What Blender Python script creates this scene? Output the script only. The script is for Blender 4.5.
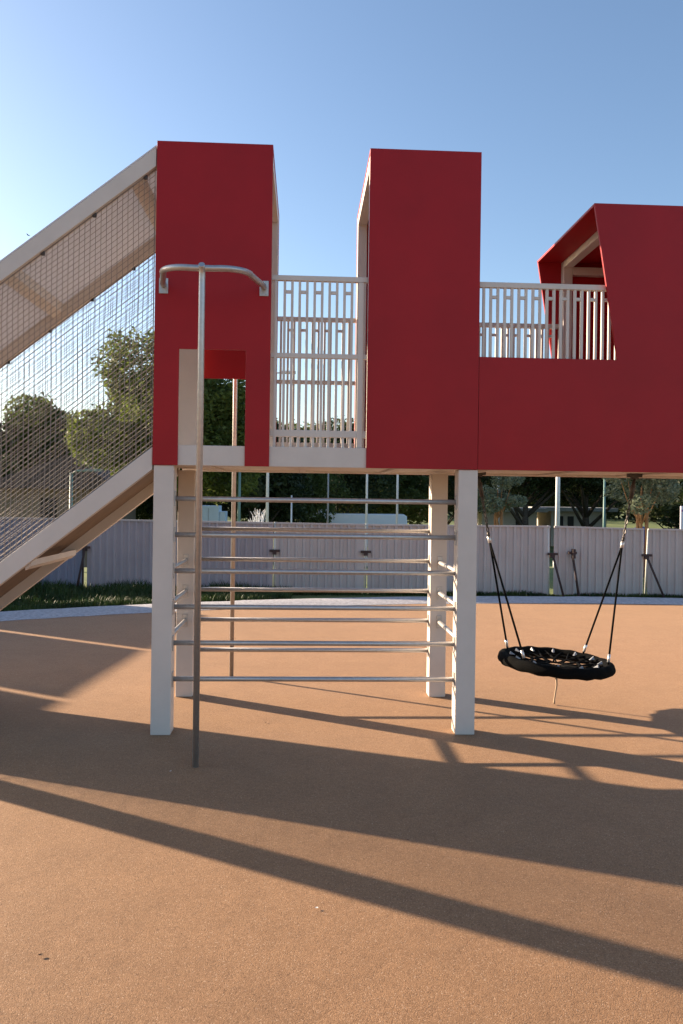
import bpy, math, random
from mathutils import Vector, Matrix, noise
R = math.radians
random.seed(7)
S = bpy.context.scene
for o in list(bpy.data.objects): bpy.data.objects.remove(o)
COL = S.collection

# ------------------------------------------------------------- camera
cam = bpy.data.cameras.new('camera'); co = bpy.data.objects.new('camera', cam); COL.objects.link(co)
cam.sensor_fit = 'HORIZONTAL'; cam.sensor_width = 36; cam.lens = 780/683*36
cam.shift_y = -14/683; cam.clip_start = .05; cam.clip_end = 3000
co.matrix_world = Matrix.Translation((0, 0, 1.72)) @ Matrix.Rotation(-math.atan(38.5/780), 4, 'Z') @ Matrix.Rotation(R(90), 4, 'X') @ Matrix.Rotation(.0135, 4, 'Z')
S.camera = co
# ------------------------------------------------------------- sky, sun, exposure
SUN_EL = R(15.8); SUN_TO = Vector((-math.cos(R(30.4)), math.sin(R(30.4)), 0))      # horizontal direction towards the sun
w = bpy.data.worlds.new('World'); S.world = w; w.use_nodes = True
nt = w.node_tree; sky = nt.nodes.new('ShaderNodeTexSky'); sky.sky_type = 'NISHITA'; sky.sun_disc = False
sky.sun_elevation = SUN_EL; sky.sun_rotation = math.atan2(SUN_TO.x, SUN_TO.y)
sky.air_density = 1.0; sky.dust_density = 1.1; sky.ozone_density = 2.4; sky.altitude = 50
hsv = nt.nodes.new('ShaderNodeHueSaturation'); hsv.inputs['Saturation'].default_value = 1.02
tint = nt.nodes.new('ShaderNodeMix'); tint.data_type = 'RGBA'; tint.blend_type = 'MULTIPLY'; tint.inputs[0].default_value = 1; tint.inputs[7].default_value = (1.05, 1.0, .98, 1)
nt.links.new(sky.outputs[0], tint.inputs[6]); nt.links.new(tint.outputs[2], hsv.inputs['Color']); nt.links.new(hsv.outputs[0], nt.nodes['Background'].inputs[0]); nt.nodes['Background'].inputs[1].default_value = .088
sl = bpy.data.lights.new('sun', 'SUN'); sl.energy = 5.0; sl.angle = R(.6); sl.color = (1, .80, .58)
so = bpy.data.objects.new('sun', sl); COL.objects.link(so)
sv = SUN_TO*math.cos(SUN_EL) + Vector((0, 0, math.sin(SUN_EL)))
so.rotation_euler = sv.to_track_quat('Z', 'Y').to_euler(); so.location = (-20, 12, 12)
S.view_settings.view_transform = 'Standard'; S.view_settings.look = 'None'
S.view_settings.exposure = 1.55; S.view_settings.gamma = 1
S.render.engine = 'CYCLES'

# ------------------------------------------------------------- materials
MT = {}
def mat(name, col, rough=.6, metal=0, var=.0, vscale=3, bump=0, bscale=60, col2=None, spec=.5, coat=0, detail=4):
    m = bpy.data.materials.new(name); m.use_nodes = True; n = m.node_tree; b = n.nodes['Principled BSDF']; L = n.links.new
    b.inputs['Roughness'].default_value = rough; b.inputs['Metallic'].default_value = metal
    b.inputs['Specular IOR Level'].default_value = spec; b.inputs['Coat Weight'].default_value = coat
    tc = n.nodes.new('ShaderNodeTexCoord')
    c2 = col2 or tuple(c*(1-var) for c in col)
    nz = n.nodes.new('ShaderNodeTexNoise'); nz.inputs['Scale'].default_value = vscale; nz.inputs['Detail'].default_value = detail; nz.inputs['Roughness'].default_value = .65
    L(tc.outputs['Object'], nz.inputs['Vector'])
    r = n.nodes.new('ShaderNodeValToRGB'); r.color_ramp.elements[0].position = .35; r.color_ramp.elements[1].position = .65
    r.color_ramp.elements[0].color = (*c2, 1); r.color_ramp.elements[1].color = (*col, 1)
    L(nz.outputs[0], r.inputs[0]); L(r.outputs[0], b.inputs['Base Color'])
    if bump:
        nb = n.nodes.new('ShaderNodeTexNoise'); nb.inputs['Scale'].default_value = bscale; nb.inputs['Detail'].default_value = 3
        L(tc.outputs['Object'], nb.inputs['Vector'])
        bp = n.nodes.new('ShaderNodeBump'); bp.inputs['Strength'].default_value = bump; bp.inputs['Distance'].default_value = .01
        L(nb.outputs[0], bp.inputs['Height']); L(bp.outputs[0], b.inputs['Normal'])
    MT[name] = m; return m
mat('red_paint', (.36, .007, .012), .5, spec=.3, var=.14, vscale=1.6, bump=.03, bscale=400, detail=6)
mat('cream_paint', (.64, .575, .52), .5, var=.07, vscale=4, bump=.03, bscale=300)
mat('roof_sheet', (.60, .60, .64), .5, var=.06)
mat('steel', (.53, .51, .50), .42, .75, var=.15, vscale=30)
mat('dark_steel', (.10, .09, .085), .5, .7, var=.3, vscale=20)
mat('net_rope', (.30, .27, .255), .8, var=.3, vscale=40)
mat('black_rope', (.007, .007, .007), .95, spec=.06, var=.3, vscale=90, bump=.5, bscale=220)
mat('floor_board', (.16, .11, .08), .6, var=.25, vscale=9)
mat('alu', (.75, .75, .76), .35, .6, var=.1)
mat('plastic_grey', (.28, .29, .32), .5)
mat('strap', (.42, .30, .20), .8)
mat('fence_sheet', (.51, .475, .45), .55, var=.14, vscale=1.2, detail=8)
mat('fence_sheet_blue', (.27, .29, .36), .55, var=.16, vscale=1.2, detail=8)
mat('fence_sheet_mid', (.41, .375, .39), .55, var=.15, vscale=1.2, detail=8)
mat('white_tube', (.66, .68, .62), .5, var=.2, vscale=5)
mat('rust_steel', (.075, .045, .04), .8, var=.4, vscale=14)
mat('pale_gravel', (.50, .49, .50), .95, col2=(.30, .29, .30), vscale=22, bump=1, bscale=45)
mat('pole_white', (.72, .73, .74), .4, var=.1)
mat('pole_green', (.16, .27, .24), .5, var=.1)
mat('van_white', (.78, .79, .80), .25, coat=.5)
mat('dark_glass', (.015, .018, .022), .08)
mat('tyre', (.02, .02, .02), .9)
mat('wall_cream', (.55, .50, .42), .85, var=.15, vscale=1.2)
mat('wall_tan', (.24, .18, .13), .85, var=.2, vscale=.8)
mat('roof_grey', (.40, .40, .38), .8, var=.2)
mat('roof_tile', (.10, .075, .07), .8, var=.35, vscale=6)
mat('shade_open', (.03, .028, .025), .8)
mat('box_blue', (.60, .70, .78), .5, var=.1)
mat('sign_white', (.66, .62, .70), .5)
mat('sign_purple', (.24, .14, .34), .5)
mat('bark', (.10, .075, .055), .9, var=.5, vscale=8, bump=1, bscale=14)
mat('bark_orange', (.42, .22, .09), .85, var=.35, vscale=5)
mat('bag_blue', (.03, .08, .28), .6)
mat('dry_leaf', (.12, .06, .03), .8, var=.3)
mat('chip_white', (.8, .76, .7), .7)
mat('bird_dark', (.05, .05, .06), .8)

def leafmat(name, a, b, tr=.35, sc=1.2):
    m = bpy.data.materials.new(name); m.use_nodes = True; n = m.node_tree; L = n.links.new
    n.nodes.remove(n.nodes['Principled BSDF']); out = n.nodes['Material Output']
    tc = n.nodes.new('ShaderNodeTexCoord'); nz = n.nodes.new('ShaderNodeTexNoise'); nz.inputs['Scale'].default_value = sc; nz.inputs['Detail'].default_value = 6
    L(tc.outputs['Object'], nz.inputs['Vector'])
    r = n.nodes.new('ShaderNodeValToRGB'); r.color_ramp.elements[0].position = .38; r.color_ramp.elements[1].position = .64
    r.color_ramp.elements[0].color = (*a, 1); r.color_ramp.elements[1].color = (*b, 1)
    L(nz.outputs[0], r.inputs[0])
    d = n.nodes.new('ShaderNodeBsdfPrincipled'); d.inputs['Roughness'].default_value = .55; d.inputs['Specular IOR Level'].default_value = .3
    t = n.nodes.new('ShaderNodeBsdfTranslucent'); mx = n.nodes.new('ShaderNodeMixShader'); mx.inputs[0].default_value = tr
    L(r.outputs[0], d.inputs['Base Color']); L(r.outputs[0], t.inputs['Color'])
    L(d.outputs[0], mx.inputs[1]); L(t.outputs[0], mx.inputs[2]); L(mx.outputs[0], out.inputs[0])
    MT[name] = m
leafmat('leaf_light', (.065, .095, .020), (.18, .22, .055), .5)
leafmat('leaf_mid', (.048, .072, .018), (.13, .16, .045), .45)
leafmat('leaf_dark', (.020, .034, .013), (.070, .090, .030), .35)
leafmat('leaf_olive', (.12, .15, .09), (.24, .27, .17), .3, 3)
leafmat('grass_blade', (.022, .045, .010), (.06, .095, .022), .12, 2)

def rubber():
    m = bpy.data.materials.new('rubber_ground'); m.use_nodes = True; n = m.node_tree; L = n.links.new; b = n.nodes['Principled BSDF']
    tc = n.nodes.new('ShaderNodeTexCoord')
    def nz(sc, det=4, ro=.6):
        x = n.nodes.new('ShaderNodeTexNoise'); x.inputs['Scale'].default_value = sc; x.inputs['Detail'].default_value = det; x.inputs['Roughness'].default_value = ro
        L(tc.outputs['Object'], x.inputs['Vector']); return x
    def ramp(src, stops):
        r = n.nodes.new('ShaderNodeValToRGB')
        while len(r.color_ramp.elements) < len(stops): r.color_ramp.elements.new(.5)
        for e, (p, c) in zip(r.color_ramp.elements, stops): e.position = p; e.color = (*c, 1)
        L(src, r.inputs[0]); return r
    def mul(a, bb, f=1):
        x = n.nodes.new('ShaderNodeMix'); x.data_type = 'RGBA'; x.blend_type = 'MULTIPLY'; x.inputs[0].default_value = f
        L(a, x.inputs[6]); L(bb, x.inputs[7]); return x.outputs[2]
    vo = n.nodes.new('ShaderNodeTexVoronoi'); vo.inputs['Scale'].default_value = 270; L(tc.outputs['Object'], vo.inputs['Vector'])
    sep = n.nodes.new('ShaderNodeSeparateColor'); L(vo.outputs['Color'], sep.inputs[0])
    gran = ramp(sep.outputs[0], [(0, (.12, .053, .024)), (.10, (.24, .122, .056)), (.6, (.305, .160, .076)), (.95, (.37, .208, .108)), (1, (.50, .35, .24))])
    big = ramp(nz(.55, 5).outputs[0], [(.3, (.83, .82, .80)), (.7, (1, 1, 1))])
    mid = ramp(nz(3.2, 6, .75).outputs[0], [(.32, (.84, .82, .81)), (.6, (1, 1, 1))])
    mid2 = ramp(nz(28, 4, .7).outputs[0], [(.3, (.84, .83, .82)), (.62, (1, 1, 1))])
    c = mul(mul(mul(gran.outputs[0], big.outputs[0]), mid.outputs[0]), mid2.outputs[0])
    L(c, b.inputs['Base Color']); b.inputs['Roughness'].default_value = .8; b.inputs['Specular IOR Level'].default_value = .4; b.inputs['Sheen Weight'].default_value = .18; b.inputs['Sheen Roughness'].default_value = .5; b.inputs['Sheen Tint'].default_value = (1, .66, .42, 1)
    bp = n.nodes.new('ShaderNodeBump'); bp.inputs['Strength'].default_value = .55; bp.inputs['Distance'].default_value = .002; bp.invert = True
    L(vo.outputs['Distance'], bp.inputs['Height'])
    bp2 = n.nodes.new('ShaderNodeBump'); bp2.inputs['Strength'].default_value = .13; bp2.inputs['Distance'].default_value = .02
    L(nz(9, 5, .6).outputs[0], bp2.inputs['Height']); L(bp.outputs[0], bp2.inputs['Normal']); L(bp2.outputs[0], b.inputs['Normal'])
    MT['rubber'] = m
rubber()
def translucent(name, f):
    m = MT[name]; n = m.node_tree; b = n.nodes['Principled BSDF']; t = n.nodes.new('ShaderNodeBsdfTranslucent'); t.inputs[0].default_value = (.55, .56, .62, 1)
    mx = n.nodes.new('ShaderNodeMixShader'); mx.inputs[0].default_value = f
    n.links.new(b.outputs[0], mx.inputs[1]); n.links.new(t.outputs[0], mx.inputs[2]); n.links.new(mx.outputs[0], n.nodes['Material Output'].inputs[0])
translucent('roof_sheet', .30)
mat('grass_ground', (.16, .19, .045), .95, col2=(.07, .10, .022), vscale=.35, bump=1, bscale=8, detail=8)

# ------------------------------------------------------------- mesh helpers
class MB:
    def __init__(s): s.v = []; s.f = []; s.sm = []
    def add(s, vs, fs, smooth=False):
        k = len(s.v); s.v += [tuple(p) for p in vs]; s.f += [tuple(i+k for i in f) for f in fs]; s.sm += [smooth]*len(fs); return s
    def box(s, x0, x1, y0, y1, z0, z1):
        return s.add([(x0,y0,z0),(x1,y0,z0),(x1,y1,z0),(x0,y1,z0),(x0,y0,z1),(x1,y0,z1),(x1,y1,z1),(x0,y1,z1)],
                     [(0,3,2,1),(4,5,6,7),(0,1,5,4),(1,2,6,5),(2,3,7,6),(3,0,4,7)])
    def prism(s, pts, a, b, axis='y'):
        # outline pts (x,z) extruded along y, or (y,z) along x, or (x,y) along z
        n = len(pts)
        g = {'y': lambda p, t: (p[0], t, p[1]), 'x': lambda p, t: (t, p[0], p[1]), 'z': lambda p, t: (p[0], p[1], t)}[axis]
        vs = [g(p, a) for p in pts] + [g(p, b) for p in pts]
        return s.add(vs, [tuple(range(n)), tuple(range(2*n-1, n-1, -1))] + [(i, i+n, (i+1) % n+n, (i+1) % n) for i in range(n)])
    def tube(s, pts, r, seg=12, closed=False, cap=True):
        pts = [Vector(p) for p in pts]; n = len(pts); rr = r if isinstance(r, (list, tuple)) else [r]*n
        vs = []; up = None
        for i, p in enumerate(pts):
            if closed: t = pts[(i+1) % n]-pts[i-1]
            else: t = pts[min(i+1, n-1)]-pts[max(i-1, 0)]
            t.normalize()
            if up is None: up = Vector((0, 0, 1)) if abs(t.z) < .9 else Vector((0, 1, 0))
            a = t.cross(up).normalized(); b = a.cross(t).normalized(); up = b
            for k in range(seg):
                q = 2*math.pi*k/seg; vs.append(p + (a*math.cos(q)+b*math.sin(q))*rr[i])
        fs = []
        for i in range(n if closed else n-1):
            j = (i+1) % n
            for k in range(seg):
                l = (k+1) % seg; fs.append((i*seg+k, i*seg+l, j*seg+l, j*seg+k))
        s.add(vs, fs, seg > 5)
        if cap and not closed:
            k0 = len(s.v)-n*seg
            s.f.append(tuple(k0+k for k in range(seg))[::-1]); s.f.append(tuple(k0+(n-1)*seg+k for k in range(seg))); s.sm += [False, False]
        return s
    def build(s, name, m, parent=None, bevel=0):
        me = bpy.data.meshes.new(name); me.from_pydata(s.v, [], s.f); me.update()
        me.polygons.foreach_set('use_smooth', s.sm)
        ms = m if isinstance(m, list) else [m]
        for q in ms: me.materials.append(MT[q])
        o = bpy.data.objects.new(name, me); COL.objects.link(o)
        if parent is not None: o.parent = parent
        if bevel:
            md = o.modifiers.new('bevel', 'BEVEL'); md.width = bevel; md.segments = 2; md.limit_method = 'ANGLE'; md.angle_limit = R(50); md.harden_normals = False
        return o
def tag(o, label=None, cat=None, group=None, kind=None):
    if label: o['label'] = label
    if cat: o['category'] = cat
    if group: o['group'] = group
    if kind: o['kind'] = kind
    return o
def empty(name, loc=(0, 0, 0), label=None, cat=None, group=None, rz=0):
    o = bpy.data.objects.new(name, None); COL.objects.link(o); o.location = loc; o.rotation_euler.z = rz; o.empty_display_size = .2
    return tag(o, label, cat, group)
def copy_tree(o, parent=None):
    c = o.copy(); COL.objects.link(c)
    if parent is not None: c.parent = parent
    for ch in list(o.children): copy_tree(ch, c)
    return c

# ------------------------------------------------------------- ground
RC = (4.6, -5.2); RR = 18.15; RO = 19.05
def gz(x, y):
    d = math.hypot(x-RC[0], y-RC[1])
    def sm(a, b): t = max(0, min(1, (d-a)/(b-a))); return t*t*(3-2*t)
    return -.03 - .10*sm(19.1, 20.2) - 1.17*sm(24.5, 43) + 1.0*sm(54, 91) + 1.2*sm(116, 266)
def ground():
    rs = [0, 8, 14, 18, 19.1, 19.4, 19.8, 20.2, 21, 22.5, 24.5, 27, 30, 33, 36, 40, 43, 48, 54, 62, 70, 80, 91, 116, 146, 186, 266, 500, 1200, 2500]
    n = 96; vs = [(RC[0], RC[1], -.03)]; fs = []
    for r in rs[1:]:
        for k in range(n):
            a = 2*math.pi*k/n; x = RC[0]+r*math.cos(a); y = RC[1]+r*math.sin(a); vs.append((x, y, gz(x, y)))
    for k in range(n): fs.append((0, 1+k, 1+(k+1) % n))
    for i in range(len(rs)-2):
        for k in range(n):
            l = (k+1) % n; fs.append((1+i*n+k, 1+(i+1)*n+k, 1+(i+1)*n+l, 1+i*n+l))
    tag(MB().add(vs, fs, True).build('grass_field', 'grass_ground'), kind='structure')
ground()
def disc():
    n = 256; m = MB()
    m.add([(RC[0]+RR*math.cos(2*math.pi*k/n), RC[1]+RR*math.sin(2*math.pi*k/n), 0) for k in range(n)], [tuple(range(n))])
    tag(m.build('playground_surface', 'rubber'), kind='structure')
disc()
def ring():
    n = 420; m = MB(); vs = []
    for k in range(n):
        a = 2*math.pi*k/n; j0 = .05*noise.noise((k*.9, 1, 0)); j1 = .16*noise.noise((k*.35, 5, 0))+.06*noise.noise((k*1.7, 9, 0))
        for r, z in ((RR-.07+j0, .004), (RR+.25, .03+.01*noise.noise((k*1.3, 0, 3))), (RO-.2, .025+.01*noise.noise((k*1.1, 4, 3))), (RO+.15+j1, -.04)):
            vs.append((RC[0]+r*math.cos(a), RC[1]+r*math.sin(a), z))
    fs = []
    for k in range(n):
        l = (k+1) % n
        for q in range(3): fs.append((k*4+q, k*4+q+1, l*4+q+1, l*4+q))
    m.add(vs, fs, True); tag(m.build('gravel_path', 'pale_gravel'), kind='structure')
ring()

# ------------------------------------------------------------- play structure
F = 5.65; B = 7.05; DZ0 = 1.94; DZ1 = 2.085; TOP = 4.26
ps = empty('play_structure', (0, F, 0), 'red and cream climbing frame with towers, netted ramp, steel bars and raised deck', 'play structure')
def part(mb, name, m, parent=ps, bevel=.003):
    mb.v = [(x, y-F, z) for x, y, z in mb.v]; return mb.build(name, m, parent, bevel)
# legs
XR = 4.62
PW = .143
for x0, y0, zt in ((-1.072, 5.65, DZ0), (1.133, 5.65, DZ0), (-1.068, 6.73, 4.1), (1.115, 6.73, DZ0), (XR-.2, 5.65, DZ0), (XR-.2, 6.73, DZ0)):
    z1 = DZ0-.001
    part(MB().box(x0, x0+PW, y0, y0+PW, 0, z1), 'post', 'cream_paint', bevel=.006)
    if zt > 3: part(MB().box(x0-.008, x0+PW+.006, y0, y0+.14, DZ1+.001, TOP-.021), 'inner_post', 'cream_paint', bevel=.005)
# deck: slab, edge beams
dk = part(MB().box(-1.07, XR, F+.06, B-.03, DZ0+.02, DZ1-.01), 'deck', 'cream_paint')
part(MB().box(-1.07, XR, F+.005, F+.058, DZ0, DZ1), 'edge_beam', 'cream_paint', dk)
part(MB().box(-1.07, XR, B-.078, B-.022, DZ0, DZ1), 'edge_beam', 'cream_paint', dk)
for i in range(8):
    x = -.75+i*.72; part(MB().box(x, x+.05, F+.06, B-.08, DZ0+.004, DZ0+.018), 'joist', 'cream_paint', dk)
# towers
def tower(outline_f, x0, x1, label):
    fr = MB(); t = .085
    for xa, xb in ((x0+.004, x0+t), (x1-t, x1-.004)):
        fr.box(xa, xb, F+.014, F+.014+t, DZ1+.001, TOP-.022); fr.box(xa, xb, B-.022-t, B-.022, DZ1+.001, TOP-.022)
        fr.box(xa, xb, F+.016+t, B-.024-t, TOP-.02-t, TOP-.022)
    f = part(fr, 'tower', 'cream_paint'); f['label'] = label
    part(MB().prism(outline_f, F-.01, F+.012), 'front_panel', 'red_paint', f, .002)
    part(MB().prism(outline_f, B-.02, B+.002), 'back_panel', 'red_paint', f, .002)
    part(MB().box(x0, x1, F+.0125, B-.0205, TOP-.02, TOP), 'roof', 'red_paint', f, .002)
    return f
tower([(-1.080, DZ0), (-.902, DZ0), (-.902, 2.775), (-.424, 2.775), (-.424, DZ0), (-.248, DZ0), (-.248, TOP), (-1.076, TOP)], -1.078, -.248, 'red tower with a doorway cut through its front')
tower([(.454, DZ0), (1.270, DZ0), (1.270, TOP), (.454, TOP)], .454, 1.270, 'solid red tower between the two railings')
# long low wall + tunnel
ol = [(1.273, DZ0), (XR, DZ0), (XR, 3.915), (2.112, 3.915), (2.300, 2.765), (1.273, 2.765)]
fr = MB()
for x in (2.33, 3.4, XR-.1):
    fr.box(x, x+.08, F+.014, F+.09, DZ1+.001, 3.893); fr.box(x, x+.08, B-.10, B-.022, DZ1+.001, 3.893); fr.box(x, x+.08, F+.092, B-.102, 3.833, 3.893)
fr.box(2.412, 3.398, B-.10, B-.03, 3.77, 3.84); fr.box(3.482, XR-.102, B-.10, B-.03, 3.77, 3.84)
tn = part(fr, 'tunnel', 'cream_paint'); tn['label'] = 'red tunnel cabin with slanted open mouth'
part(MB().prism(ol, F-.01, F+.012), 'front_panel', 'red_paint', tn, .002)
part(MB().prism(ol, B-.02, B+.002), 'back_panel', 'red_paint', tn, .002)
part(MB().box(2.112, XR, F+.0125, B-.0205, 3.895, 3.915), 'roof', 'red_paint', tn, .002)
part(MB().box(XR-.018, XR, F+.0125, B-.0205, DZ1+.002, 3.894), 'end_panel', 'red_paint', tn, .002)
# railings
def railing(x0, x1, y, xs, pairs, rails, zb):
    r = empty('railing', (0, 0, 0)); r.parent = ps
    for i, (z, h) in enumerate(rails): part(MB().box(x0, x1, y, y+.035, z-h/2, z+h/2), 'top_rail' if i == 0 else 'bottom_rail' if i == len(rails)-1 else 'mid_rail', 'cream_paint', r)
    zt = rails[0][0]-rails[0][1]/2
    for x in xs: part(MB().box(x-.0095, x+.0095, y+.006, y+.028, zb, zt+.002), 'baluster', 'cream_paint', r, .002)
    for a, b in pairs: part(MB().box(a+.0096, b-.0096, y+.008, y+.026, 3.205, 3.228), 'link', 'cream_paint', r, .002)
    return r
xs = [-.152+.0545*i for i in range(10)]; pr = [(xs[i], xs[i+1]) for i in range(0, 10, 2)]
for y in (F+.03, B-.07):
    r = railing(-.246, .452, y, xs, pr, ((3.315, .038), (2.752, .034), (2.185, .05)), DZ1+.001)
    part(MB().box(.385, .425, y-.004, y+.036, DZ1+.001, 3.294), 'end_bar', 'cream_paint', r, .003)
    part(MB().box(-.225, -.205, y-.002, y+.034, DZ1+.001, 3.294), 'end_bar', 'cream_paint', r, .003)
xs2 = [1.312+.0525*i for i in range(20)]; pr2 = [(xs2[i], xs2[i+1]) for i in range(1, 18, 2)]
for y in (F+.03, B-.07):
    railing(1.272, 2.325, y, xs2, pr2, ((3.305, .04), (2.14, .05)), DZ1+.001)
# ladder bars
def rung(a, b, ax):
    a, b = Vector(a), Vector(b); d = (b-a).normalized()
    r = part(MB().tube([a, b], .0185, 14), 'rung', 'steel', bevel=0)
    for p, q in ((a, 1), (b, -1)):
        m = MB(); c = p + d*q*.004
        if ax == 'x': m.box(c.x-.004, c.x+.004, c.y-.022, c.y+.022, c.z-.055, c.z+.055)
        else: m.box(c.x-.022, c.x+.022, c.y-.004, c.y+.004, c.z-.055, c.z+.055)
        part(m, 'flange', 'steel', r, .002)
for k in range(6):
    z = .392+.2615*k
    rung((-.929, 5.71, z), (1.133, 5.71, z), 'x'); rung((-.907, 6.80, z), (1.115, 6.80, z), 'x')
for z in (.655, .905, 1.168):
    rung((-.992, 5.793, z), (-.992, 6.73, z), 'y'); rung((1.195, 5.793, z), (1.195, 6.73, z), 'y')
# sliding poles with their U shaped brackets
def slidepole(yw, yp):
    s = 1 if yp > yw else -1; pts = []
    xl, xr = -1.016, -.300; rad = .22; fl, fr_ = -.945, -.365
    pts.append((xl, yw, 3.225)); pts.append((xl+.004, yw+s*.06, 3.225))
    for k in range(11):
        q = k/10*math.pi/2; pts.append((fl+rad-rad*math.cos(q), yp-s*rad+s*rad*math.sin(q), 3.195-.025*k/10))
    for k in range(11):
        q = k/10*math.pi/2; pts.append((fr_-rad+rad*math.sin(q), yp-s*rad+s*rad*math.cos(q), 3.17+.025*k/10))
    pts.append((xr-.004, yw+s*.06, 3.225)); pts.append((xr, yw, 3.225))
    p = part(MB().tube(pts, .0205, 14), 'pole_bracket', 'steel', bevel=0)
    for x in (xl, xr): part(MB().box(x-.032, x+.032, yw-.004, yw+.004, 3.165, 3.275), 'wall_plate', 'steel', p, .002)
    part(MB().tube([(-.66, yp, 0), (-.66, yp, 3.06), (-.66, yp-.002*s, 3.13), (-.66, yp+.014*s, 3.175), (-.66, yp+.03*s, 3.185)][::1], .0205, 16), 'sliding_pole', 'steel', bevel=0)
slidepole(F-.015, 5.0); slidepole(B+.008, 7.49)
# ramp
K = .79
XB = -1.083
def beam(x0, x1, zt, th, y0, y1):   # zt = top height at XB
    f = lambda x: zt+K*(x-XB)
    return MB().prism([(x0, f(x0)-th), (x1, f(x1)-th), (x1, f(x1)), (x0, f(x0))], y0, y1)
XE = -3.71
rp = part(beam(XE, XB, 4.217, .135, F, F+.07), 'ramp', 'cream_paint'); rp['label'] = 'sloping netted ramp with a sheet roof'
part(beam(XE, XB, 4.217, .135, B-.09, B-.02), 'roof_beam', 'cream_paint', rp)
for y0, y1 in ((F, F+.07), (B-.21, B-.14)):
    zt = 2.067; x_t = XB-(zt)/K; x_b = XB-(zt-.16)/K
    part(MB().prism([(x_b, 0), (XB, zt-.16), (XB, zt), (x_t, 0)], y0, y1), 'stringer', 'cream_paint', rp)
part(beam(XE, XB, 4.232, .013, F-.0, B-.02), 'roof_sheet', 'roof_sheet', rp, 0)
for x in (-1.25, -2.16, -3.07):
    part(beam(x-.035, x+.035, 4.217, .085, F+.071, B-.091), 'cross_bar', 'cream_paint', rp)
for x in (XE, ):
    for y0 in (F, B-.165): part(MB().box(x, x+.163, y0+.001, y0+.16, 0, 2.08), 'end_post', 'cream_paint', rp)
zt = 2.0
part(MB().prism([(XB-(zt+.01)/K, 0), (XB, zt+.01), (XB, zt+.045), (XB-(zt+.045)/K, 0)], F+.071, B-.211), 'ramp_floor', 'floor_board', rp, 0)
for i in range(5):
    x = -1.55-i*.42
    part(MB().prism([(x-.02, zt-.115+K*(x-.02-XB)), (x+.02, zt-.115+K*(x+.02-XB)), (x+.02, zt-.072+K*(x+.02-XB)), (x-.02, zt-.072+K*(x-.02-XB))], F+.071, B-.211), 'bearer', 'floor_board' if i != 0 and i != 1 and i != 3 else 'cream_paint', rp, 0) if i in (1, 4) else None
for i in range(9):
    x = -1.35-.24*i; z = zt-.008+K*(x-XB)
    part(MB().tube([(x, F+.42, z), (x, F+.42, z+.02)], .014, 8), 'bolt', 'dark_steel', rp, 0)
def net(y, lab):
    m = MB(); p = .038; r = .0024; ph = y*3.3
    lo = lambda x: 2.075+K*(x-XB); hi = lambda x: 4.078+K*(x-XB)
    def wob(x, z):
        e = min(1, max(0, (z-lo(x))/.25))*min(1, max(0, (hi(x)-z)/.25))*min(1, max(0, (XB-.005-x)/.15))
        return (x+.009*e*noise.noise((x*1.7, z*1.7, ph)), y+.05*e*noise.noise((x*1.2, z*1.2, ph+5)), z+.010*e*noise.noise((x*1.5, z*1.5, ph+9)))
    x = XB-.012
    while x > XE+.17:
        pts = []; zb = max(lo(x), .08); n = 13
        for i in range(n+1): pts.append(wob(x, zb+(hi(x)-zb)*i/n))
        m.tube(pts, r, 3, cap=False); x -= p
    c = 0.0
    while c < 2.0:
        pts = []; n = 18; xa = XE+.17; xb = XB-.01
        for i in range(n+1):
            xx = xa+(xb-xa)*i/n; z = lo(xx)+c
            if z < .06: continue
            pts.append(wob(xx, z))
        if len(pts) > 1: m.tube(pts, r, 3, cap=False)
        c += p*1.1
    # border rope
    for f in (lo, hi):
        pts = [(xx, y, max(f(xx), .05)+.0*i) for i, xx in enumerate([XE+.17+(XB-.01-XE-.17)*i/14 for i in range(15)])]
        m.tube(pts, .0045, 5)
    m.tube([wob(XB-.012, 2.1+(3.95-2.1)*i/16) for i in range(17)], .004, 5)
    part(m, 'safety_net', 'net_rope', rp, 0)
    for i in range(7):
        xx = XB-.08-i*.36
        part(MB().box(xx-.014, xx+.014, y-.012, y+.012, hi(xx)-.018, hi(xx)+.012), 'net_clip', 'dark_steel', rp, .003)
net(F+.035, 0); net(B-.055, 1)
# panel screws (tiny heads on the cladding)
# ------------------------------------------------------------- nest swing
sw = empty('nest_swing', (2.13, 6.48, 0), 'black rope nest swing hanging from the deck on four ropes', 'swing')
def sp(mb, name, m, parent=sw, bevel=0):
    mb.v = [(x-2.13, y-6.48, z) for x, y, z in mb.v]; return mb.build(name, m, parent, bevel)
CX, CY, CZ = 2.145, 6.48, .36; TL = -.062; RG = .432
def rp3(r, a, dz=0): x = r*math.cos(a); return (CX+x, CY+r*math.sin(a), CZ+dz+TL*x)
m = MB(); n = 72
m.tube([rp3(RG+.003*math.sin(k*2.1), 2*math.pi*k/n, .004*math.sin(k*1.3)) for k in range(n)], [.046+.0015*math.sin(k*1.9)+.001*random.random() for k in range(n)], 14, closed=True)
rg = sp(m, 'ring', 'black_rope')
m = MB(); nn = 12
for k in range(nn):
    a = 2*math.pi*k/nn
    for w_ in (-.10, .10):
        m.tube([rp3(RG-.04, a+w_*.8, .02), rp3(.20, a+(.26 if w_ > 0 else -.26), -.005), rp3(.06, a, -.015)], .0075, 6)
for rr, z in ((.07, -.015), (.20, -.005), (.31, .005)):
    m.tube([rp3(rr+.012*math.sin(k*3.1), 2*math.pi*k/30, z) for k in range(30)], .0085, 6, closed=True)
sp(m, 'seat_net', 'black_rope')
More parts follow.
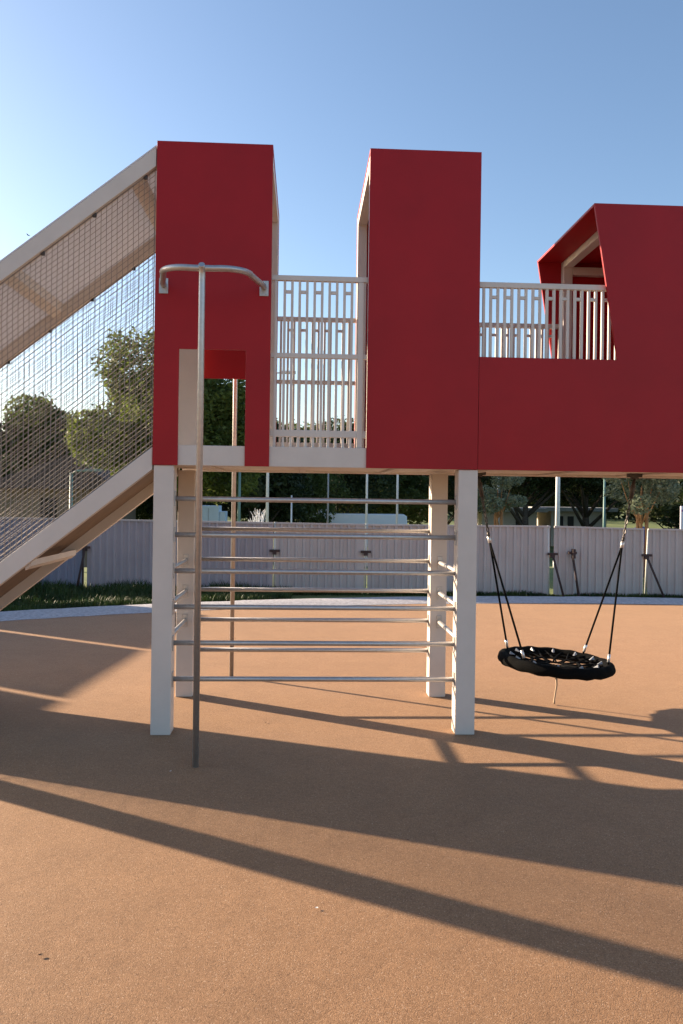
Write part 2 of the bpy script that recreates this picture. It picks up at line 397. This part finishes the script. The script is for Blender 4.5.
for k in range(nn):
    a = 2*math.pi*(k+.5)/nn; c = rp3(RG-.075, a, .028); mb = MB()
    ca, sa = math.cos(a), math.sin(a)
    def loc(u, v, z): return (c[0]+u*ca-v*sa, c[1]+u*sa+v*ca, c[2]+z)
    mb.add([loc(.022, -.013, 0), loc(.022, .013, 0), loc(-.022, .008, -.004), loc(-.022, -.008, -.004), loc(.016, -.004, .024), loc(.016, .004, .024)],
           [(0, 1, 2, 3), (0, 4, 5, 1), (2, 5, 4, 3), (0, 3, 4), (1, 5, 2)])
    sp(mb, 'rope_connector', 'plastic_grey')
HL = (1.462, 6.45, 1.915); HR = (2.79, 6.45, 1.915); CL = (1.56, 6.46, 1.405); CR = (2.70, 6.46, 1.375)
def hang(h, c, angs):
    h, c = Vector(h), Vector(c)
    br = sp(MB().box(h.x-.055, h.x+.055, h.y-.03, h.y+.03, h.z+.012, h.z+.043).tube([(h.x-.03, h.y, h.z+.01), (h.x+.03, h.y, h.z+.01)], .016, 10), 'swing_bracket', 'dark_steel')
    d = (c-h); L_ = d.length; d.normalize(); ch = MB()
    sp(MB().tube([h, h+d*.05, h+d*.06, h+d*.17], [.012, .012, .021, .017], 10), 'swivel', 'dark_steel'); nl = int(L_/.042); a = d.orthogonal().normalized(); b = d.cross(a)
    for i in range(nl-1):
        p = h+d*(.012+i*.042+.02); u = a if i % 2 else b
        ch.tube([p+d*(.024*math.cos(q))+u*(.010*math.sin(q)) for q in [2*math.pi*k/10 for k in range(10)]], .0052, 5, closed=True)
    sp(ch, 'chain', 'dark_steel')
    sp(MB().tube([c-d*.045, c-d*.01], .012, 8), 'shackle', 'dark_steel')
    sp(MB().tube([c-d*.012, c+d*.045], [.017, .014], 10), 'sleeve', 'alu')
    for g in angs:
        e = Vector(rp3(RG-.01, R(g), .045)); s0 = c+d*.03; dd = (e-s0).normalized()
        sp(MB().tube([s0, s0.lerp(e, .5), e], .0088, 8), 'swing_rope', 'black_rope')
        sp(MB().tube([e-dd*.085, e-dd*.02], .0125, 8), 'sleeve', 'alu')
hang(HL, CL, (145, 217)); hang(HR, CR, (38, -27))
sp(MB().tube([(CX+.0, CY, CZ-.02), (CX+.008, CY, CZ-.09), (CX+.004, CY-.004, CZ-.13)], .016, 6), 'knot', 'strap')
sp(MB().tube([(CX+.006, CY, CZ-.1), (CX+.012, CY-.004, .17), (CX-.004, CY+.002, .05), (CX-.008, CY, .008)], [.011, .008, .007, .011], 6), 'tie_strap', 'strap')

# ------------------------------------------------------------- unseen red walls left of the ramp, added to cast shadows on the ground
for y0, y1, xw, h, lb in ((9.10, 10.16, -8.17, 2.04, 'short unseen red wall added for its shadow, nearest the ramp at the playground edge'), (10.28, 12.33, -8.0, 2.04, 'long unseen red wall added for its shadow, in the middle of the row at the playground edge'), (12.41, 14.95, -7.66, 2.04, 'narrow unseen red wall added for its shadow, at the end of the row by the fence')):
    wl = empty('shadow_wall', (xw, (y0+y1)/2, -.03), lb, 'shadow wall', None, R(-6.5))
    hw = (y1-y0)/2
    MB().box(-.03, .03, -hw+.06, hw-.06, .05, h).build('panel', 'red_paint', wl, .003)
    for s in (-1, 1): MB().box(-.05, .05, s*hw-(.059 if s > 0 else 0), s*hw+(.059 if s < 0 else 0), 0, h).build('wall_post', 'cream_paint', wl, .003)

# ------------------------------------------------------------- fence
import sys
def px_ray(px):   # plan direction of a column of the survey sketch, used for fence joints only
    return (px-341.5)/780
nodes = [(-13.5, 16.2, 1.27), (-4.22, 15.45, 1.236), (-.53, 15.05, 1.222), (1.22, 15.0, 1.210), (4.83, 14.9, 1.222), (6.64, 14.8, 1.195), (10.6, 14.3, 1.19), (14.5, 12.9, 1.19)]
flabels = ['blue grey corrugated fence panel behind the netted ramp', 'blue grey corrugated fence panel just left of the near left post', 'grey corrugated fence panel behind the bars, left of the van',
           'grey corrugated fence panel behind the bars, below the van and the right posts', 'pale corrugated fence panel behind the nest swing with a loose prop', 'pale corrugated fence panel at the right edge of the photo', 'corrugated fence panel beyond the right edge of the photo']
flabels[1] = 'blue grey corrugated fence panel crossing behind the steel sliding pole'
for i in range(len(nodes)-1):
    (xa, ya, za), (xb, yb, zb) = nodes[i], nodes[i+1]
    gap = (.03, .03, .02, .04, .04, .04, .04)[i]; d = Vector((xb-xa, yb-ya)); L_ = d.length; d.normalize(); nrm = Vector((d.y, -d.x))
    m = MB(); vs = []; t = gap; prof = []
    while t < L_-gap-.14:
        prof += [(t, 0), (t+.075, 0), (t+.092, .028), (t+.127, .028)]; t += .144
    prof.append((L_-gap, 0))
    for t, o in prof:
        x = xa+d.x*t+nrm.x*o; y = ya+d.y*t+nrm.y*o; zt_ = za+(zb-za)*t/L_+.012*noise.noise((x*.8, i, 0))
        vs += [(x, y, gz(x, y)+.02), (x, y, zt_)]
    fs = [(2*k, 2*k+2, 2*k+3, 2*k+1) for k in range(len(prof)-1)]
    th = [(v[0]-nrm.x*.004, v[1]-nrm.y*.004, v[2]) for v in vs]; n = len(vs)
    fs2 = [(n+2*k, n+2*k+1, n+2*k+3, n+2*k+2) for k in range(len(prof)-1)] + [(2*k+1, 2*k+3, n+2*k+3, n+2*k+1) for k in range(len(prof)-1)]
    fp = empty('corrugated_fence', (xa, ya, gz(xa, ya)), flabels[i], 'fence', 'corrugated fence panels round the playground')
    g0 = gz(xa, ya)
    mm = MB(); mm.add([(x-xa, y-ya, z-g0) for x, y, z in vs+th], fs+fs2)
    mm.build('corrugated_sheet', ('fence_sheet_blue', 'fence_sheet_mid')[i] if i < 2 else 'fence_sheet', fp)
    cp = MB(); q0 = Vector((xa, ya))+d*gap; q1 = Vector((xb, yb))-d*gap
    a0 = q0+nrm*.036; a1 = q1+nrm*.036; b0 = q0-nrm*.012; b1 = q1-nrm*.012; z0 = za-.02; z1 = zb-.02; h = .035
    vs = [(*a0, z0), (*a1, z1), (*b1, z1), (*b0, z0), (*a0, z0+h), (*a1, z1+h), (*b1, z1+h), (*b0, z0+h)]
    cp.add([(x-xa, y-ya, z-g0) for x, y, z in vs], [(0,3,2,1),(4,5,6,7),(0,1,5,4),(1,2,6,5),(2,3,7,6),(3,0,4,7)])
    cp.build('top_trim', 'fence_sheet', fp)
plabels = ['fence post with dark clamp and leaning brace at the gap behind the ramp', 'thin fence post with dark clamp behind the bars, left of the van', 'thin fence post with dark clamp below the van',
           'pale fence post with dark brace at the gap behind the swing', 'white fence post with long leaning brace near the right edge']
for i, lb in enumerate(plabels):
    x, y, z = nodes[i+1]; g = gz(x, y)
    fp = empty('fence_post', (x, y, g), lb, 'fence post', 'posts at the fence joints')
    lean = (-.005, .0, .01, -.03, .05)[i]; ox = -.05 if i in (0, 3) else 0
    MB().tube([(ox, 0, 0), (ox+lean, 0, z-g+(.02 if i < 4 else .0))], .018, 10).build('pole', 'white_tube' if i > 0 else 'rust_steel', fp)
    zc = .80
    mm = MB().box(-.10, .10, -.075, -.045, zc, zc+.045).box(-.035, .035, -.09, .03, zc-.05, zc+.02); mm.build('clamp', 'rust_steel', fp, .004)
    if i in (0, 3, 4):
        ex, ey = ((-.12, -.16), (.14, -.32), (.24, -.32))[(0, 3, 4).index(i)]
        MB().tube([(0.0, -.06, zc), (ex, ey, .02)], .022, 8).build('brace', 'rust_steel', fp)
pr_ = empty('steel_prop', (5.2, 14.6, gz(5.2, 14.6)), 'short dark steel prop leaning on the pale fence right of the swing ropes', 'prop')
MB().tube([(.06, -.02, .02), (.0, .22, .86)], .024, 8).build('rod', 'rust_steel', pr_)
MB().box(-.09, .07, .14, .2, .80, .85).box(-.02, .035, .1, .2, .72, .9).build('head', 'rust_steel', pr_, .004)

# grass tufts along the fence foot
def tufts():
    m = MB()
    def blade(x, y, h, w_):
        a = random.uniform(0, 6.28); z = gz(x, y)-.01; lx, ly = random.uniform(-.6, .6)*h, random.uniform(-.6, .6)*h
        dx, dy = math.cos(a)*w_, math.sin(a)*w_
        m.add([(x-dx, y-dy, z), (x+dx, y+dy, z), (x+lx*.5+dx*.6, y+ly*.5+dy*.6, z+h*.65), (x+lx*.5-dx*.6, y+ly*.5-dy*.6, z+h*.65), (x+lx, y+ly, z+h)], [(0, 1, 2, 3), (3, 2, 4)])
    def fy(x):
        for (xa, ya, _), (xb, yb, _) in zip(nodes, nodes[1:]):
            if xa <= x <= xb: return ya+(yb-ya)*(x-xa)/(xb-xa)
        return 15
    for k in range(46000):
        x = random.uniform(-9, 0.2) if k % 3 else random.uniform(-9, 9.5)
        y1 = fy(x)-.03; r0 = RO+.12
        y0 = RC[1]+math.sqrt(max(0, r0*r0-(x-RC[0])**2))
        if y0 > y1: y0 = y1-.1
        dens = noise.noise((x*1.1, 3, 0))
        if x < -.2: h = random.uniform(.08, .24)*(1+.5*dens); y = random.uniform(y0, y1)
        else:
            h = random.uniform(.03, .10)*(1.1+dens); y = y1-abs(random.gauss(0, .10))
            if y < y0: continue
        if y < y0: continue
        if x < -.2: h *= .5+.5*(y-y0)/(y1-y0+.01)
        blade(x, y, h, random.uniform(.004, .012))
    tag(m.build('verge_grass', 'grass_blade'), 'long green grass growing along the foot of the fence', 'grass', kind='stuff')
tufts()

# ------------------------------------------------------------- trees
def leaves(clumps, n, size, seed):
    rnd = random.Random(seed); m = MB(); tot = sum(c[3]*c[4] for c in clumps)
    vs = []; fs = []
    for (cx, cy, cz, r, rz) in clumps:
        k = int(n*r*rz/tot)
        for _ in range(k):
            while True:
                a, b, c = rnd.gauss(0, 1), rnd.gauss(0, 1), rnd.gauss(0, 1); l = math.sqrt(a*a+b*b+c*c)
                if l > .01: break
            q = (.45+.55*rnd.random()**.45)*(1+.28*noise.noise((cx+a/l*1.6, cy+b/l*1.6, cz+c/l*1.6+seed)))
            if rnd.random() < .06: q *= 1.15
            x, y, z = cx+a/l*r*q, cy+b/l*r*q, cz+c/l*rz*q
            s = size*rnd.uniform(.6, 1.4)
            u = Vector((rnd.gauss(0, 1), rnd.gauss(0, 1), rnd.gauss(0, .7))).normalized(); v = u.orthogonal().normalized()
            v = (v*math.cos(3*a)+u.cross(v)*math.sin(3*a))
            p = Vector((x, y, z)); i = len(vs)
            vs += [p-u*s, p-v*s*.45, p+u*s, p+v*s*.45]; fs.append((i, i+1, i+2, i+3))
    m.add(vs, fs); return m
def tree_proto(name, H, cr, kind, leaf, seed, n=9000, size=.13, trunk_h=None, pine=False):
    rnd = random.Random(seed); th = trunk_h or H*.32
    root = empty(name, (0, 0, 0))
    tm = MB(); pts = []; x = y = 0
    for i in range(7):
        t = i/6; pts.append((.12*H*.1*math.sin(seed+t*3)*t, .1*H*.1*math.cos(seed*2+t*2.5)*t, -.2+(H*.72+.2)*t))
    tm.tube(pts, [(.045 if not pine else .075)*H*.55*(1-.8*i/6)+.02 for i in range(7)], 9)
    clumps = []
    nl = 13 if not pine else 11
    for k in range(nl):
        a = k*2.4+rnd.uniform(-.4, .4); t = k/(nl-1)
        zc = th+(H-th)*(.18+.66*t); rad = cr*(.75-.45*abs(t-.35))*rnd.uniform(.6, 1.05)
        if pine: zc = H*(.72+.14*rnd.random()); rad = cr*(.15+.75*rnd.random())
        ex, ey = rad*math.cos(a), rad*math.sin(a)
        r = cr*rnd.uniform(.30, .50); clumps.append((ex, ey, zc, r, r*rnd.uniform(.6, .9) if not pine else r*.5))
        bz = max(th*.8, zc-rad*.8-.3)
        p0 = pts[min(6, max(1, int(bz/(H*.72)*6)))]
        tm.tube([p0, (ex*.5, ey*.5, (p0[2]+zc)/2+.1), (ex, ey, zc)], [(.016 if not pine else .035)*H*.55, (.010 if not pine else .02)*H*.55, .004*H*.5], 6)
    clumps.append((0, 0, H-cr*.42, cr*.42, cr*.42)); 
    if not pine: clumps.append((0, 0, (th+H)/2, cr*.6, (H-th)*.38))
    tm.build('trunk', 'bark', root)
    leaves(clumps, n, size, seed).build('crown', leaf, root)
    return root
def place(proto, first, x, y, s, sz, rz, label, cat='tree', group=None):
    o = proto if first else copy_tree(proto)
    o.location = (x, y, gz(x, y)-.05); o.scale = (s, s, sz); o.rotation_euler.z = rz; tag(o, label, cat, group); return o
PA = tree_proto('leafy_tree', 7.0, 3.1, 0, 'leaf_light', 3, 62000, .085)
PB = tree_proto('dark_tree', 7.0, 3.3, 0, 'leaf_dark', 11, 22000, .11, trunk_h=1.5)
PC = tree_proto('bushy_tree', 6.0, 3.2, 0, 'leaf_mid', 23, 22000, .105, trunk_h=.9)
PD = tree_proto('spreading_tree', 7.5, 4.2, 0, 'leaf_dark', 31, 18000, .11, trunk_h=3.0, pine=True)
PE = tree_proto('conifer', 7.0, 1.5, 0, 'leaf_dark', 41, 7000, .12, trunk_h=.8)
G_ = 'trees beyond the fence'
spec = [
 (PA, -4.1, 25.5, 1.0, .98, .3, 'light green leafy tree beyond the fence behind the ramp net beside the red tower'),
 (PC, -13.9, 42, 1.1, 1.36, 1, 'rounded mid green tree behind the ramp net above the tiled house'),
 (PC, -20.0, 43, 1.25, 1.05, 2.2, 'mid green tree left of the tiled house roof'),
 (PC, -10.3, 41, 1.0, 1.12, 4.4, 'mid green tree between the tiled house and the light green tree'),
 (PB, -5.8, 40, 1.0, 1.15, 2.2, 'dark tree seen through the doorway of the left red tower'),
 (PB, -2.3, 37, .95, 1.02, .9, 'dark tree seen low between the red towers, left of the van'),
 (PC, -.6, 41, .9, 1.16, 3.1, 'mid green tree in the middle of the gap between the towers'),
 (PB, 2.2, 46, 1.05, 1.12, 5, 'dark tree behind the van, seen under the deck'),
 (PC, 5.4, 49, 1.1, 1.02, 1.7, 'mid green tree behind the rear end of the van'),
 (PB, 9.2, 52, 1.15, 1.0, 2.9, 'dark tree behind the near right post of the climbing frame'),
 (PD, 12.7, 44, .85, .80, .5, 'wide dark tree with bare trunk before the gap of the low cream buildings'),
 (PD, 17.0, 46, .95, .80, 2.5, 'wide dark tree with forked trunk before the right end of the low cream building'),
 (PB, 15.6, 60, 1.25, .95, 3.4, 'dark tree behind the cream buildings under the deck'),
 (PB, 21.5, 60, 1.35, .95, 4.9, 'dark tree behind the right cream building above the swing'),
 (PB, 24.5, 50, 1.2, .85, .2, 'dark tree right of the cream building by the right edge'),
 (PE, 19.6, 38, 1.3, .70, 1.2, 'dark drooping conifer right of the orange trunked tree'),
 (PC, 26.5, 42, 1.1, .95, 2.0, 'mid green tree behind the purple and white sign'),
 (PB, 30.5, 52, 1.3, 1.0, 1.1, 'dark tree beyond the right edge of the photo'),
 (PC, 32, 36, 1.2, 1.05, 5.1, 'bushy tree far beyond the right edge of the photo'),
 (PB, -21, 44, 1.2, 1.2, 3.8, 'dark tree beyond the left edge of the photo'),
 (PC, -27, 42, 1.3, 1.2, .4, 'bushy tree far beyond the left edge of the photo'),
 (PB, -15, 50, 1.3, 1.15, 1.9, 'dark tree standing far behind the tiled house'),
 (PB, -10.3, 47, 1.2, 1.1, 5.9, 'dark tree standing far behind the light green tree'),
]
used = set()
for p, x, y, s, sz, rz, lb in spec:
    place(p, p.name not in used, x, y, s, sz, rz, lb, 'tree', G_); used.add(p.name)
# far belt of woodland: nobody could count it
def belt():
    rnd = random.Random(5); cl = []
    for k in range(90):
        a = R(58+84*k/89)+rnd.uniform(-.01, .01); d = rnd.uniform(88, 100); x, y = d*math.cos(a)*1.15, d*math.sin(a)
        h = rnd.uniform(5, 8.5); cl.append((x, y, gz(x, y)+h*.45, rnd.uniform(3, 4.5), h*.55))
    tag(leaves(cl, 42000, .42, 8).build('distant_woodland', 'leaf_dark'), 'far band of dark woodland along the horizon', 'woodland', kind='stuff')
belt()
# small staked trees near the fence
def young(x, y, h, lb, seed, cr=.8, orange=True):
    rnd = random.Random(seed); g = gz(x, y)
    t = empty('young_tree', (x, y, g), lb, 'tree', 'staked young trees by the fence')
    m = MB().tube([(0, 0, 0), (.02, 0, h*.3), (-.02, .02, h*.55), (0, 0, h*.8)], [.05, .045, .04, .015], 8)
    cl = []
    for k in range(8):
        a = k*2.4; e = (cr*.7*math.cos(a)*rnd.uniform(.5, 1), cr*.7*math.sin(a)*rnd.uniform(.5, 1), h*(.62+.36*rnd.random()))
        m.tube([(0, 0, h*.5), (e[0]*.5, e[1]*.5, h*.62), e], [.02, .013, .005], 5); cl.append((*e, cr*rnd.uniform(.28, .48), cr*rnd.uniform(.2, .35)))
    m.build('trunk', 'bark_orange' if orange else 'bark', t)
    leaves(cl, 4200, .045, seed).build('crown', 'leaf_olive', t)
    st = MB().tube([(.10, -.03, 0), (.10, -.03, h*.67)], .042, 8).tube([(-.06, .08, 0), (-.05, .08, h*.64)], .036, 8); st.build('stake', 'bark_orange', t)
young(7.35, 16.6, 2.75, 'young olive leaved tree with orange stakes behind the fence, right of the swing', 3, .95)
young(5.25, 20.8, 2.75, 'young olive leaved tree with orange stakes behind the fence, by the near right post', 9, .85)
# pale bare shrub above the fence
t = empty('bare_shrub', (-1.05, 18.0, gz(-1.05, 18)), 'pale bare twiggy shrub just above the fence beside the white lamp pole', 'shrub')
m = MB(); rnd = random.Random(4)
for k in range(26):
    a = k*2.4; r_ = rnd.uniform(.05, .24); h = rnd.uniform(1.25, 1.62)
    m.tube([(0, 0, 0), (r_*.3*math.cos(a), r_*.3*math.sin(a), h*.6), (r_*math.cos(a), r_*math.sin(a), h)], [.012, .009, .005], 4)
    m.tube([(r_*.6*math.cos(a), r_*.6*math.sin(a), h*.8), (r_*math.cos(a+.8), r_*math.sin(a+.8), h*.97)], .005, 4)
m.build('twigs', 'pole_white', t)

# ------------------------------------------------------------- poles
def pole(name, x, y, top, r, m, lb, lamp=True, cat='lamp post', grp=None):
    g = gz(x, y); t = empty(name, (x, y, g), lb, cat, grp)
    MB().tube([(0, 0, 0), (0, 0, top-g)], [r*1.1, r*.8], 10).build('pole', m, t)
    MB().tube([(0, 0, 0), (0, 0, .25)], r*1.7, 10).build('base', m, t)
    if lamp:
        h = top-g; MB().tube([(0, 0, h-.02), (.15, -.05, h+.05), (.45, -.1, h+.06)], r*.5, 8).box(.35, .75, -.2, 0, h+.04, h+.10).build('lamp_head', m, t)
pole('lamp_post', -1.0, 22, 5.15, .042, 'pole_white', 'white lamp post seen under the deck left of the bare shrub')
pole('lamp_post', 1.80, 22, 4.2, .034, 'pole_white', 'white lamp post rising behind the middle of the van')
pole('lamp_post', 2.73, 22.5, 4.2, .034, 'pole_white', 'white lamp post rising behind the rear end of the van')
pole('lamp_post', 7.45, 22.5, 4.4, .07, 'pole_white', 'white lamp post behind the fence gap left of the swing centre')
pole('slim_post', .80, 25, 3.6, .03, 'plastic_grey', 'thin grey post behind the cab of the van', False, 'post')
pole('slim_post', 7.7, 30.5, 3.2, .055, 'pole_white', 'thin pale post beside the young tree near the right post', False, 'post')
pole('slim_post', 13.75, 35, 2.9, .06, 'pole_green', 'green post right of the low cream building', False, 'post')
pole('slim_post', -1.95, 24, 2.9, .05, 'pole_green', 'green post between the sliding poles and the white lamp post', False, 'post')
pole('slim_post', -.35, 24, 1.78, .03, 'pole_white', 'short pale post just left of the van', False, 'post')
pole('lamp_post', -5.7, 19.5, 2.25, .05, 'pole_green', 'green lamp post standing before the tiled house behind the net', True)

# ------------------------------------------------------------- van
VX, VY = 2.75, 43.0; g = gz(VX, VY)+.05
vn = empty('white_van', (VX, VY, g), 'white panel van with roof unit parked beyond the fence', 'van'); vn.scale = (1.16, 1, 1)
hb = .90-g-.0
top = 2.13
m = MB()
sec = [(-2.72, .35), (-2.75, 1.15), (-2.6, 1.62), (-1.95, top-.06), (-1.6, top), (2.35, top), (2.5, top-.12), (2.55, .9), (2.5, .35)]
m.prism(sec, -.92, .92)
m.build('body', 'van_white', vn, .05)
wn = [(-2.45, 1.35), (-2.4, 1.68), (-1.95, 1.93), (-1.35, 1.95), (-1.35, 1.35)]
for y0, y1 in ((-.935, -.922), (.922, .935)): MB().prism(wn, y0, y1).build('side_window', 'dark_glass', vn)
MB().add([(-2.56, -.8, 1.63), (-2.56, .8, 1.63), (-2.0, .8, 2.02), (-2.0, -.8, 2.02), (-2.572, -.8, 1.65), (-2.572, .8, 1.65), (-2.012, .8, 2.04), (-2.012, -.8, 2.04)], [(0,1,2,3),(7,6,5,4),(0,4,5,1),(1,5,6,2),(2,6,7,3),(3,7,4,0)]).build('windscreen', 'dark_glass', vn)
MB().box(-1.65, -1.05, -.4, .4, top+.002, top+.24).build('roof_unit', 'van_white', vn, .04)
for x in (-1.65, 1.6):
    for y in (-.86, .86):
        q = [(x+.34*math.cos(2*math.pi*k/20), .34+.34*math.sin(2*math.pi*k/20)) for k in range(20)]
        MB().prism(q, y-.1, y+.1).build('wheel', 'tyre', vn)
# ------------------------------------------------------------- low cream buildings, kiosk, house, sign
def lowb(x0, x1, y, hz, lb, openings):
    g = gz((x0+x1)/2, y); b = empty('low_building', ((x0+x1)/2, y, g), lb, 'building', 'low cream buildings under the trees')
    w_ = (x1-x0)/2; h = hz-g
    MB().box(-w_, w_, 0, 4, 0, h-.25).build('wall', 'wall_cream', b)
    MB().box(-w_-.5, w_+.5, -.7, 4.4, h-.249, h).build('roof', 'roof_grey', b, .02)
    for a, c, z0, z1 in openings: MB().box(a-w_, c-w_, -.03, .02, z0, z1).build('window', 'shade_open', b)
lowb(11.6, 15.2, 50, 1.22, 'left low cream building with flat roof, seen between tree trunks', ((2.2, 2.9, .9, 1.7),))
lowb(16.3, 20.0, 50.5, 1.30, 'right low cream building with flat roof and dark opening, above the swing', ((.4, .8, .2, 2.0), (1.1, 1.5, .2, 2.0)))
k = empty('kiosk', (-3.55, 30, gz(-3.5, 30)), 'pale blue utility cabinet beyond the fence left of the rear sliding pole', 'cabinet')
hk = 1.36-gz(-3.5, 30)
MB().box(-.5, .35, 0, 1, 0, hk).build('cabinet_body', 'box_blue', k, .02); MB().box(.352, .58, .05, 1, 0, hk-.22).build('side_box', 'box_blue', k, .02)
MB().box(-.06, -.045, -.012, -.001, .1, hk-.1).build('door_seam', 'plastic_grey', k)
hs = empty('tiled_house', (-9.2, 30, gz(-9.2, 30)), 'tan house with dark tiled gable roof behind the net', 'house')
hg = 2.02-gz(-9.2, 30)
MB().box(-2.3, 1.8, 0, 5, 0, hg-.1).build('wall', 'wall_tan', hs)
MB().prism([(-2.7, hg-.10), (2.2, hg-.10), (2.2, hg), (.6, hg+1.15), (.4, hg+1.15), (-2.7, hg)], -.6, 5.5).build('roof', 'roof_tile', hs)
for x in (-.7, 1.0): MB().box(x, x+.6, -.02, .02, hg-1.9, hg-.45).build('window', 'shade_open', hs)
sg = empty('notice_board', (11.35, 22, gz(11.3, 22)), 'white notice board with purple marks at the right edge beyond the fence', 'sign')
hh = 1.62-gz(11.3, 22)
MB().box(-.45, .55, 0, .06, hh-1.5, hh).build('board', 'sign_white', sg, .005)
MB().box(-.45, .55, -.006, -.001, hh-.16, hh-.10).build('stripe', 'sign_purple', sg)
for j in range(4):
    MB().box(-.26, .42, -.006, -.001, hh-.36-j*.16, hh-.30-j*.16).build('mark', 'sign_purple', sg)
for x in (-.38, .46): MB().box(x, x+.05, .061, .11, 0, hh-.05).build('leg', 'plastic_grey', sg)
bg = MB().tube([(0, 0, 0), (.0, 0, .4), (.02, 0, 1.12), (0, 0, 1.22)], [.22, .26, .24, .12], 10).build('blue_barrel', 'bag_blue'); bg.location = (8.35, 19.0, gz(8.35, 19)); tag(bg, 'dark blue barrel just behind the fence beside the orange stakes', 'barrel')

# ------------------------------------------------------------- small litter on the rubber
def leaf(x, y, s, rz, m, lb, nm='dry_leaf', cat='leaf'):
    mb = MB(); n = 7; vs = []; s *= .45
    for i in range(n):
        t = i/(n-1); w_ = .38*math.sin(math.pi*t)**.8*s; z = .004+.25*s*(t-.5)**2
        vs += [((t-.5)*s, -w_, z+.12*s), ((t-.5)*s, 0, z), ((t-.5)*s, w_, z+.08*s)]
    fs = []
    for i in range(n-1): a = i*3; fs += [(a, a+3, a+4, a+1), (a+1, a+4, a+5, a+2)]
    o = mb.add(vs, fs).build(nm, m); o.location = (x, y, .002); o.rotation_euler.z = rz; tag(o, lb, cat); return o
leaf(.08, 3.26, .035, .3, 'chip_white', 'small white chip on the rubber beside the long front shadow band', 'white_chip', 'chip')
leaf(-1.65, 4.1, .04, 1.1, 'dry_leaf', 'dark curled leaf at lower left just below the thin shadow band')
leaf(-.95, 2.95, .045, .2, 'dry_leaf', 'dark leaf lying in the sunlit front left of the surface')
leaf(-.26, 5.95, .04, 1.4, 'dry_leaf', 'tiny leaf in the sunlit strip under the bars')
leaf(.55, 3.9, .03, 2.0, 'dry_leaf', 'tiny dark leaf between the two shadow bands near the centre')
leaf(-.80, 4.9, .03, .7, 'chip_white', 'small pale chip in the shade just left of the sliding pole foot', 'white_chip', 'chip')
leaf(1.27, 4.72, .03, .7, 'dry_leaf', 'tiny dark leaf in the wide shadow right of the near right post')
bd = MB().add([(-.35, 0, .12), (-.12, .03, .10), (0, .12, .0), (.12, .03, .10), (.35, 0, .06), (0, -.22, -.03), (0, .0, .06), (0, 0, -.05)],
  [(0, 1, 7), (1, 2, 7), (2, 3, 7), (3, 4, 7), (0, 6, 1), (1, 6, 2), (2, 6, 3), (3, 6, 4), (5, 6, 7), (0, 5, 6), (5, 4, 6), (0, 7, 5), (5, 7, 4)]).build('bird', 'bird_dark')
bd.scale = (.5, .5, .5); bd.location = (-21.7, 62, 21.9); bd.rotation_euler = (.6, .5, .3); tag(bd, 'tiny dark bird flying in the sky above the ramp', 'bird')
